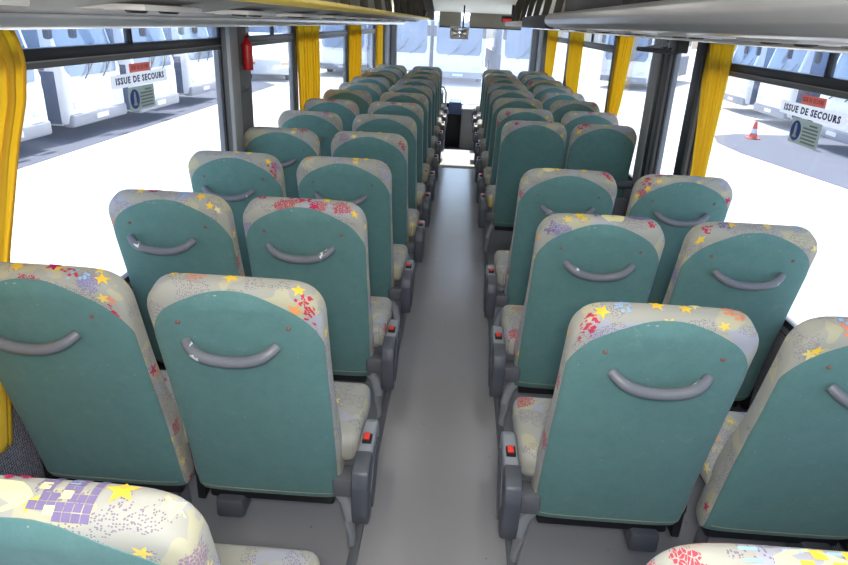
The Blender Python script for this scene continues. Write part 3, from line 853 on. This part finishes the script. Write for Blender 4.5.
ROW0, PITCH = .6136, .75
XC = {'la': -.503, 'lw': -1.015, 'ra': .518, 'rw': 1.035}
ORD = ['nearest', 'second', 'third', 'fourth', 'fifth', 'sixth', 'seventh', 'eighth', 'ninth', 'tenth', 'eleventh', 'twelfth', 'thirteenth']
MOTIFS = {
    ('la', 0): [('wash', 'paleyellow', -.035, -.016, .030), ('blocks', 'purple', .052, -.016, .050), ('brick', 'paleyellow', .02, .0, .006), ('brick', 'paleyellow', .055, -.012, .006), ('brick', 'paleyellow', .04, -.034, .006), ('brick', 'paleyellow', .078, -.03, .006), ('brick', 'blue', .055, .012, .006), ('star', 'yellow', .122, .004, .024), ('star', 'paleyellow', .19, -.012, .018), ('flower', 'magenta', -.03, .026, .018)],
    ('ra', 0): [('squares', 'blue', -.05, .0, .055), ('wash', 'paleyellow', -.03, -.02, .04), ('squares', 'yellow', .0, -.015, .04), ('flower', 'magenta', .15, -.005, .02)],
    ('la', 1): [('star', 'yellow', -.005, -.004, .022), ('flower', 'orange', -.09, -.004, .02), ('star', 'yellow', -.15, .004, .014), ('flower', 'red', .185, -.055, .024), ('flower', 'red', .192, -.085, .02), ('star', 'yellow', .165, -.03, .018)],
    ('lw', 1): [('star', 'yellow', -.04, -.012, .019), ('star', 'magenta', .045, .0, .022), ('diamonds', 'red', .10, -.022, .018), ('diamonds', 'blue', .12, -.028, .018), ('star', 'yellow', .175, -.03, .018), ('star', 'orange', .195, -.075, .013), ('flower', 'red', .2, -.115, .024)],
    ('la', 2): [('flower', 'red', -.02, -.006, .026), ('flower', 'red', .01, -.010, .022), ('star', 'yellow', .085, -.004, .018), ('flower', 'magenta', -.15, -.005, .014), ('star', 'yellow', .185, -.05, .014)],
    ('lw', 2): [('flower', 'magenta', -.045, .0, .022), ('star', 'yellow', -.09, -.012, .018), ('flower', 'blue', .065, -.012, .018), ('star', 'yellow', .13, -.022, .02), ('star', 'yellow', .165, -.055, .016), ('star', 'paleyellow', .19, -.06, .014)],
    ('lw', 3): [('star', 'yellow', .02, -.004, .018), ('star', 'yellow', .075, -.01, .018), ('flower', 'red', .19, -.07, .026), ('flower', 'red', .195, -.10, .02), ('star', 'yellow', .17, -.05, .016)],
    ('la', 3): [('star', 'yellow', .06, -.008, .02), ('star', 'yellow', .105, -.006, .018), ('flower', 'red', -.04, .004, .008)],
    ('la', 4): [('flower', 'red', .19, -.07, .022), ('star', 'yellow', .06, -.004, .016), ('star', 'yellow', -.05, -.002, .016)],
    ('lw', 4): [('flower', 'red', .14, -.02, .022), ('star', 'yellow', .09, -.012, .018)],
    ('lw', 5): [('flower', 'red', .12, -.012, .024)],
    ('ra', 1): [('flower', 'red', -.185, -.05, .022), ('flower', 'red', -.192, -.08, .02), ('star', 'yellow', -.16, -.03, .02), ('flower', 'blue', -.11, -.014, .018), ('star', 'yellow', -.03, -.004, .021), ('star', 'yellow', .035, -.01, .018), ('star', 'paleyellow', .06, .006, .018), ('flower', 'orange', .13, -.002, .022), ('flower', 'orange', .155, -.012, .02)],
    ('rw', 1): [('star', 'yellow', -.08, .006, .016), ('squares', 'blue', -.11, -.01, .022), ('flower', 'orange', -.12, -.03, .022), ('flower', 'orange', -.08, -.028, .022), ('star', 'yellow', -.18, -.09, .015)],
    ('ra', 2): [('flower', 'purple', -.01, .006, .026), ('star', 'yellow', -.085, -.01, .022), ('wash', 'paleyellow', .03, -.012, .03), ('wash', 'purple', .12, .002, .03), ('flower', 'purple', -.18, -.06, .02), ('flower', 'red', .16, -.03, .014)],
    ('rw', 2): [('flower', 'red', -.17, -.035, .018), ('star', 'yellow', -.09, -.016, .018), ('flower', 'purple', -.115, -.022, .02), ('star', 'yellow', -.19, -.07, .018), ('flower', 'blue', .13, -.01, .018)],
    ('ra', 3): [('star', 'yellow', -.06, -.004, .022), ('wash', 'paleyellow', -.10, -.012, .022), ('star', 'yellow', .06, -.006, .02), ('flower', 'red', .155, -.02, .018), ('flower', 'red', .175, -.04, .016)],
    ('rw', 3): [('flower', 'red', -.18, -.045, .024), ('star', 'yellow', -.17, -.08, .018), ('star', 'yellow', .07, -.004, .018), ('flower', 'purple', -.08, -.008, .018)],
    ('rw', 5): [('flower', 'red', -.14, -.02, .024), ('flower', 'red', -.17, -.035, .02), ('star', 'yellow', -.18, -.07, .018)],
    ('ra', 5): [('flower', 'red', .10, -.01, .014)], ('ra', 7): [('flower', 'red', .10, -.006, .02)], ('rw', 7): [('flower', 'red', .08, -.006, .022)], ('la', 8): [('flower', 'red', .02, -.006, .022)], ('lw', 7): [('flower', 'red', .02, -.006, .022)],
}
DX = {('la', 0): -.035, ('ra', 0): -.02, ('la', 1): -.020, ('la', 2): -.024, ('la', 3): -.015, ('lw', 3): -.015, ('rw', 5): -.045}
DY = {('ra', 0): -.035, ('la', 0): -.01, ('rw', 1): -.02, ('ra', 1): -.015}
rows = {'la': [(r, ROW0 + PITCH * r) for r in range(13)], 'lw': [(r, ROW0 + PITCH * r) for r in range(1, 13)],
        'ra': [(r, ROW0 + PITCH * r) for r in range(4)] + [(5, 4.42)] + [(r, ROW0 + PITCH * r) for r in range(6, 13)],
        'rw': [(r, ROW0 + PITCH * r) for r in range(1, 4)] + [(5, 4.42)] + [(r, ROW0 + PITCH * r) for r in range(6, 13)]}
NAMES = {'la': 'left aisle column', 'lw': 'left window column', 'ra': 'right aisle column', 'rw': 'right window column'}
TO_DECORATE = []
for kind, rr in rows.items():
    proto = make_seat(kind)
    for i, (r, y) in enumerate(rr):
        o = proto if i == 0 else copy_tree(proto)
        o.location = (XC[kind] + DX.get((kind, r), -.015 if kind == 'rw' and r > 5 else 0), y + DY.get((kind, r), 0), 0)
        o['label'] = 'teal-backed patterned coach seat, %s from the camera in the %s' % (ORD[i] if i else 'first', NAMES[kind])
        if (kind, r) in MOTIFS: TO_DECORATE.append((o, (kind, r)))
        if (kind[0] == 'r' and r == 5):
            for ch in list(o.children):
                if ch.name.startswith('grab_handle'): bpy.data.objects.remove(ch)
            o['label'] = 'teal-backed coach seat without a grab handle, %s, first ahead of the side door' % NAMES[kind]

for i, (o, key) in enumerate(TO_DECORATE): decorate(o, MOTIFS[key], i)

# ------------------------------------------------------------------ curtains
def curtain(sd, edges, folds, label, tie=None, amp=.007, xw=1.251):
    """edges: list of (z, y_near, y_far); cloth gathered in vertical folds beside the glass"""
    edges = sorted(edges); bm = bmesh.new(); NZ, NY = 40, folds * 10
    z0, z1 = edges[0][0], edges[-1][0]; rows_ = []
    rnd = random.Random(len(label) + folds)
    ph = [rnd.uniform(0, 6.28) for _ in range(4)]
    def interp(z):
        for (za, a0, a1), (zb, b0, b1) in zip(edges, edges[1:]):
            if z <= zb + 1e-9:
                k = (z - za) / (zb - za)
                return a0 + (b0 - a0) * k, a1 + (b1 - a1) * k
        return edges[-1][1:]
    for j in range(NZ + 1):
        z = z0 + (z1 - z0) * j / NZ; ya, yb = interp(z); row = []
        for i in range(NY + 1):
            a = i / NY
            wv = math.sin(a * folds * 2 * PI + ph[0] + .5 * math.sin(z * 3 + ph[1])) + .35 * math.sin(a * folds * 4.7 * PI + ph[2] + z * 2)
            y = ya + (yb - ya) * (a + .02 * math.sin(a * folds * 4 * PI + ph[3]))
            row.append(bm.verts.new((sd * (xw - amp * wv), y, z)))
        rows_.append(row)
    for j in range(NZ):
        for i in range(NY): bm.faces.new((rows_[j][i], rows_[j][i + 1], rows_[j + 1][i + 1], rows_[j + 1][i]))
    y0 = edges[0][1]
    bmesh.ops.translate(bm, verts=bm.verts, vec=(-sd * xw, -y0, -z0))
    t = thing('curtain', label, 'curtain', (sd * xw, y0, z0), 0, 'yellow curtains beside the windows')
    o = obj('cloth', bm, M['curtain'], t)
    md = o.modifiers.new('thick', 'SOLIDIFY'); md.thickness = .003
    zt = z1 - z0; a, c_ = edges[-1][1] - y0, edges[-1][2] - y0
    obj('header_tape', bx(-.012, .012, min(a, c_), max(a, c_), zt, zt + .012, bev=.002), M['yellow'], t)
    if tie:
        zz, ya, yb = tie
        pts = [(-sd * .05, ya - y0, zz - z0 + .05), (-sd * .055, (ya + yb) / 2 - y0, zz - z0), (-sd * .04, yb - y0 + .02, zz - z0 - .05), (sd * .01, yb - y0 + .06, zz - z0 - .05)]
        obj('tie_back', tube(bmesh.new(), pts, .022, 10, flat=.4), M['rackdark'], t)
    return t
TL, TR = EYE - .060, EYE - .037
curtain(-1, [(.44, .95, 1.49), (.87, .95, 1.61), (.98, .95, 1.65), (1.24, .93, 1.77), (1.37, .93, 1.845), (1.47, .93, 1.875), (1.53, .93, 1.865), (TL, .92, 1.84)], 13, 'large yellow curtain tapering down the near end of the left windows')
curtain(-1, [(.80, 5.12, 5.84), (1.1, 5.10, 5.88), (TL, 5.06, 5.86)], 8, 'yellow curtain just beyond the red extinguisher pillar on the left')
curtain(-1, [(.80, 7.50, 8.2), (1.1, 7.46, 8.36), (TL, 7.42, 8.32)], 8, 'second yellow curtain beyond the red extinguisher on the left')
curtain(-1, [(.80, 9.82, 10.45), (1.1, 9.76, 10.52), (TL, 9.74, 10.52)], 7, 'farthest yellow curtain on the left near the windscreen')
curtain(1, [(.66, 3.28, 3.44), (.98, 3.28, 3.45), (1.30, 3.26, 3.52), (TR, 3.25, 3.60)], 6, 'yellow curtain at the emergency window nearest on the right')
curtain(1, [(.95, 5.36, 5.70), (1.1, 5.28, 5.70), (TR, 5.16, 5.68)], 6, 'yellow curtain just beyond the door pillar on the right')
curtain(1, [(.95, 7.30, 8.0), (1.1, 7.30, 8.16), (TR, 7.28, 8.2)], 7, 'second yellow curtain beyond the door pillar on the right')
curtain(1, [(.95, 9.5, 10.2), (1.1, 9.4, 10.3), (TR, 9.32, 10.36)], 7, 'farthest yellow curtain on the right near the windscreen')

# ------------------------------------------------------------------ window notices
def notice(sd, yc, zc, label):
    x = sd * 1.2745
    t = thing('emergency_notice', label, 'sign', (x, yc, zc))
    k = -1 if sd > 0 else 1                                  # reading direction along y
    def R(y0, y1, z0, z1, dx=0): return bx(*sorted((-sd * (.0005 + dx), -sd * (.002 + dx))), *sorted((y0 * k, y1 * k)), z0, z1)
    obj('white_strip', R(-.235, .235, -.024, .024), M['film'], t)
    obj('red_label', R(-.085, .085, .0255, .058), M['filmred'], t)
    obj('grey_label', R(-.115, .10, -.118, -.0275), M['filmgrey'], t)
    base = Matrix.Translation((-sd * .0035, 0, 0)) @ Matrix(((0, 0, -sd, 0), (k, 0, 0, 0), (0, 1, 0, 0), (0, 0, 0, 1)))
    text_obj('lettering', 'ISSUE DE SECOURS', .033, M['navy'], t, base @ Matrix.Translation((0, 0, 0)), width=.405, bold=.0012)
    text_obj('red_lettering', 'ISSUE DE SECOURS', .022, M['signredtext'], t, base @ Matrix.Translation((0, .042, 0)), width=.15)
    b = bmesh.new(); lathe(b, [(.037, -.0006), (.037, .0006)], (0, 0, 0), 'x', 28)
    bmesh.ops.translate(b, verts=b.verts, vec=(-sd * .003, k * -.072, -.073))
    obj('round_symbol', b, M['signblue'], t)
    b = bmesh.new(); box(b, -.0005, .0005, -.008, .008, -.018, .018); box(b, -.0005, .0005, -.014, .014, -.024, -.016); box(b, -.0005, .0005, -.005, .005, .019, .027)
    bmesh.ops.translate(b, verts=b.verts, vec=(-sd * .0042, k * -.072, -.073))
    obj('symbol_figure', b, M['signgrey'], t)
    b = bmesh.new()
    for i, (a, c_) in enumerate(((.02, .075), (-.02, .085), (-.025, .085), (-.02, .085), (-.025, .08), (-.02, .085))):
        z = -.043 - i * .0125; y0, y1 = sorted((a * k, c_ * k)); box(b, *sorted((-sd * .0025, -sd * .0032)), y0, y1, z - .003, z + .003)
    obj('text_lines', b, M['signgreytext'], t)
    return t
notice(-1, 2.60, EYE - .255, 'French emergency exit notice stuck on the left window')
notice(1, 2.47, EYE - .250, 'French emergency exit notice stuck on the right window')

# ------------------------------------------------------------------ pillar fittings
fx = thing('fire_extinguisher', 'small red fire extinguisher mounted on the left grey window pillar', 'fire extinguisher', (-1.190, 3.70, 1.335))
obj('cylinder', lathe(bmesh.new(), [(.008, 0), (.026, .004), (.028, .014), (.028, .135), (.024, .152), (.012, .162), (.010, .17)], (0, 0, 0), 'z', 20), M['extred'], fx)
obj('valve', bx(-.013, .013, -.015, .015, .17, .19, bev=.004), M['black'], fx)
obj('lever', tube(bmesh.new(), [(0, .012, .186), (0, -.022, .190), (0, -.036, .176)], .006, 8), M['extred'], fx)
obj('bracket', bx(-.034, -.0275, -.022, .022, .03, .14, bev=.003), M['armdark'], fx)
lb = tag(obj('pillar_label', bx(-1.2265, -1.2245, 3.80, 3.84, 1.53, 1.56), M['white']), 'small white label on the grey pillar above the red extinguisher', 'label')
# two coat hooks on the same pillar
for i, yy in enumerate((3.64, 3.72)):
    h = thing('coat_hook', ['small grey coat hook low on the left pillar, nearer one', 'small grey coat hook low on the left pillar, below the extinguisher'][i], 'hook', (-1.225, yy, 1.235), group='coat hooks')
    obj('plate', bx(-.001, .006, -.012, .012, -.022, .022, bev=.002), M['pedestal'], h)
    obj('hook', tube(bmesh.new(), [(.004, 0, .0), (.016, 0, -.012), (.022, 0, .0), (.022, 0, .010)], .005, 8), M['pedestal'], h)
# door mechanism under the right rack
dm = thing('door_actuator', 'dark door actuator arm hanging under the right rack by the door pillar', 'door actuator', (1.10, 3.98, EYE - .02))
obj('bar', tube(bmesh.new(), [(0, -.40, -.072), (0, -.1, -.078), (0, .39, -.082)], .014, 10), M['black'], dm)
obj('bracket', bx(-.03, .03, -.48, -.39, -.075, .008, bev=.006), M['black'], dm)
obj('link', tube(bmesh.new(), [(.01, -.38, -.02), (.01, -.1, -.045), (.005, .33, -.078)], .008, 8), M['steel'], dm)
for yy in (-.30, -.16, -.02): obj('hanger', bx(-.012, .012, yy, yy + .03, -.055, .008, bev=.003), M['steel'], dm)
# guard rail behind the seats ahead of the side door
gr = thing('guard_rail', 'dark padded guard rail behind the seats ahead of the side door', 'rail', (.95, 4.36, 0))
obj('top_bar', tube(bmesh.new(), [(-.30, .02, .60), (-.28, 0, .652), (0, 0, .66), (.24, 0, .66)], .026, 12), M['armdark'], gr)
obj('post', tube(bmesh.new(), [(-.30, .02, .004), (-.30, .02, .4), (-.30, .02, .60)], .02, 10), M['armdark'], gr)
obj('panel', bx(-.29, .24, .01, .03, .05, .56, bev=.008), M['pedestal'], gr)

# ------------------------------------------------------------------ the yard outside
struct('ground', bx(-90, 90, -60, 140, GROUND - .2, GROUND), M['concrete'], smooth=False)
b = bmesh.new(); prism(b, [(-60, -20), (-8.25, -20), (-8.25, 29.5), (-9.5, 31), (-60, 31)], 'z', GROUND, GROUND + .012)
struct('ground_dark_left', b, M['dark_ground'], smooth=False)  # darker ground under and before the left coaches
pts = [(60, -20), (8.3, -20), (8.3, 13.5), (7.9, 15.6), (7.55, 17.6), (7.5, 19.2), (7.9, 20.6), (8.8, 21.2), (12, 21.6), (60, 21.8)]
struct('ground_shade_right', prism(bmesh.new(), pts, 'z', GROUND, GROUND + .012), M['dark_ground'], smooth=False)  # cast shadow on the yard laid as a dark curved sheet

def coach(loc, rz, label, length=10.5, group='parked white coaches'):
    """parked coach, front at local y = 0 facing -y"""
    t = thing('parked_coach', label, 'coach', loc, rz, group)
    prof = [(.06, .34), (0, .55), (0, 1.25), (.05, 1.5), (.38, 2.95), (.62, 3.30), (1.0, 3.42), (length - .3, 3.42), (length, 3.2), (length, .34)]
    obj('body', prism(bmesh.new(), prof, 'x', -1.27, 1.27, bev=.11, seg=4), M['paint'], t)
    # windscreen follows the front slope
    bm = bmesh.new(); NX, NZ = 16, 10; g = []
    for j in range(NZ + 1):
        z = 1.42 + (3.0 - 1.42) * j / NZ
        y = (.05 + (z - 1.5) * (.33 / 1.45)) if z > 1.5 else .05 * (z - 1.25) / .25
        row = []
        for i in range(NX + 1):
            a = -1 + 2 * i / NX
            wx = 1.13 - .10 * max(0, (abs(j / NZ - .5) - .42) / .08) ** 2
            row.append((a * wx, y - .02 + .02 * abs(a) ** 4, z))
        g.append(row)
    F = [[bm.verts.new(p) for p in r] for r in g]; Bk = [[bm.verts.new((p[0], p[1] + .05, p[2])) for p in r] for r in g]
    for G_ in (F, Bk):
        for j in range(NZ):
            for i in range(NX): bm.faces.new((G_[j][i], G_[j][i + 1], G_[j + 1][i + 1], G_[j + 1][i]))
    for j in range(NZ):
        for i in (0, NX): bm.faces.new((F[j][i], F[j + 1][i], Bk[j + 1][i], Bk[j][i]))
    for i in range(NX):
        for j in (0, NZ): bm.faces.new((F[j][i], F[j][i + 1], Bk[j][i + 1], Bk[j][i]))
    obj('windscreen', bm, M['carglass'], t)
    for sx in (-.55, .25):
        b = bmesh.new(); tube(b, [(sx, -.05, 1.36), (sx + .3, -.02, 1.55), (sx + .62, .02, 1.78)], .016, 6); tube(b, [(sx + .25, .0, 1.50), (sx + .5, .05, 1.78), (sx + .75, .12, 2.1)], .012, 6)
        obj('wiper', b, M['black'], t)
    obj('bumper', bx(-1.25, 1.25, -.035, .25, .32, .62, bev=.06, seg=3), M['bumper'], t)
    obj('number_plate', bx(-.26, .26, -.048, -.036, .42, .53), M['white'], t)
    for sx in (-1, 1):
        obj('headlamp', bx(*sorted((sx * .72, sx * 1.12)), -.025, .1, .72, .90, bev=.03), M['lamp'], t)
        obj('side_glass', bx(*sorted((sx * 1.262, sx * 1.285)), .45, length - .4, 1.55, 3.0, bev=.01), M['carglass'], t)
        obj('flank_shade', bx(*sorted((sx * 1.262, sx * 1.28)), .24, length - .4, .40, 1.54, bev=.01), M['flankshade'], t)  # flank shade painted as a slate panel below the side glass
        b = bmesh.new(); tube(b, [(sx * 1.15, .45, 3.1), (sx * 1.2, .0, 3.15), (sx * 1.22, -.28, 3.0), (sx * 1.22, -.30, 2.75)], .03, 8)
        m = obj('mirror_arm', b, M['paint'], t)
        obj('mirror_head', bx(*sorted((sx * 1.12, sx * 1.30)), -.36, -.22, 2.25, 2.75, bev=.05), M['tyre'], m)
        for yw in (2.3, length - 3.2):
            wbm = lathe(bmesh.new(), [(.30, -.02), (.46, -.0), (.50, .06), (.50, .22), (.46, .28)], (0, 0, 0), 'x', 24)
            for vv in wbm.verts: vv.co = Vector((sx * (1.29 - vv.co.x), vv.co.y + yw, vv.co.z + .50))
            wo = obj('wheel', wbm, M['tyre'], t)
            rb = lathe(bmesh.new(), [(.05, -.03), (.27, -.028), (.30, -.018)], (0, 0, 0), 'x', 20)
            for vv in rb.verts: vv.co = Vector((sx * (1.29 - vv.co.x), vv.co.y + yw, vv.co.z + .50))
            obj('rim', rb, M['rim'], wo)
    return t

def place(proto, loc, rz, label):
    o = copy_tree(proto); o.location = loc; o.rotation_euler = (0, 0, rz); o['label'] = label
    return o
g = GROUND
# row on the left, fronts towards us (facing +x)
c0 = coach((-8.75, 12.3, g), PI / 2, 'white coach outside the left window half behind the near yellow curtain')
place(c0, (-8.75, 15.62, g), PI / 2, 'white coach outside seen left of the left emergency notice')
place(c0, (-8.5, 18.35, g), PI / 2, 'white coach outside seen behind the left emergency notice')
place(c0, (-8.8, 22.55, g), PI / 2, 'white coach outside beside the left grey pillar')
place(c0, (-9.3, 9.0, g), PI / 2, 'white coach outside hidden mostly behind the near left curtain')
place(c0, (-9.2, 39.5, g), PI / 2 - .25, 'white coach outside beyond the van, seen through the farther left windows')
# row ahead, fronts towards us
place(c0, (-2.95, 34.2, g), 0, 'white coach ahead of the windscreen, leftmost of the three facing us')
place(c0, (-.22, 34.0, g), 0, 'white coach ahead behind the interior mirror, middle of the three facing us')
place(c0, (3.14, 33.2, g), .045, 'white coach ahead of the windscreen, rightmost of the three facing us')
place(c0, (-6.4, 36.0, g), 0, 'white coach ahead seen through the driver side window')
# row on the right, fronts towards us (facing -x)
place(c0, (10.4, 18.75, g), -PI / 2, 'white coach outside seen behind the right emergency notice')
place(c0, (11.0, 24.2, g), -PI / 2, 'white coach outside seen beside the nearest right curtain')
place(c0, (11.2, 28.2, g), -PI / 2, 'white coach outside seen through the side door glass')
place(c0, (8.6, 36.5, g), -.5, 'white coach outside beyond the door pillar on the right')

def van(loc, rz):
    t = thing('white_van', 'white van outside with a visible spoked wheel, beyond the red extinguisher', 'van', loc, rz)
    prof = [(0, .3), (-.02, .75), (.12, 1.02), (.95, 1.18), (1.65, 1.92), (2.0, 2.02), (4.9, 2.02), (5.0, 1.7), (5.0, .3)]
    obj('body', prism(bmesh.new(), prof, 'x', -.98, .98, bev=.07, seg=3), M['paint'], t)
    obj('windscreen', prism(bmesh.new(), [(.99, 1.20), (1.62, 1.86), (1.66, 1.84), (1.03, 1.18)], 'x', -.84, .84, bev=.01), M['carglass'], t)
    for sx in (-1, 1):
        obj('side_window', prism(bmesh.new(), [(1.25, 1.2), (1.78, 1.78), (2.5, 1.78), (2.5, 1.2)], 'x', *sorted((sx * .972, sx * .99)), bev=.004), M['carglass'], t)
        obj('indicator', bx(*sorted((sx * .6, sx * .96)), -.03, .12, .74, .86, bev=.02), M['amber'], t)
        for yw in (.95, 3.95):
            wbm = lathe(bmesh.new(), [(.20, -.02), (.34, -.0), (.37, .05), (.37, .19), (.34, .22)], (0, 0, 0), 'x', 24)
            for vv in wbm.verts: vv.co = Vector((sx * (1.0 - vv.co.x), vv.co.y + yw, vv.co.z + .37))
            wo = obj('wheel', wbm, M['tyre'], t)
            rb = lathe(bmesh.new(), [(.04, -.03), (.07, -.03), (.08, -.022)], (0, 0, 0), 'x', 16)
            for k in range(6):
                a = k * PI / 3; tube(rb, [(-.025, .05 * math.cos(a), .05 * math.sin(a)), (-.025, .24 * math.cos(a), .24 * math.sin(a))], .034, 6)
            tube(rb, [(-.025, .25 * math.cos(k * PI / 12), .25 * math.sin(k * PI / 12)) for k in range(25)], .025, 6, caps=False)
            for vv in rb.verts: vv.co = Vector((sx * (1.0 - vv.co.x), vv.co.y + yw, vv.co.z + .37))
            obj('rim', rb, M['rim'], wo)
    return t
van((-9.0, 31.0, g), .30)

def cone(loc, label):
    t = thing('traffic_cone', label, 'cone', loc, group='traffic cones')
    obj('base', bx(-.17, .17, -.17, .17, 0, .035, bev=.01), M['cone'], t)
    obj('cone', lathe(bmesh.new(), [(.13, .035), (.10, .16), (.045, .48), (.02, .52)], (0, 0, 0), 'z', 20), M['cone'], t)
    obj('band', lathe(bmesh.new(), [(.101, .17), (.104, .17), (.081, .30), (.078, .30)], (0, 0, 0), 'z', 20), M['white'], t)
cone((8.95, 20.3, g + .012), 'orange and white traffic cone outside, nearer of the two')
cone((13.8, 31.9, g), 'orange traffic cone far outside by the coaches')
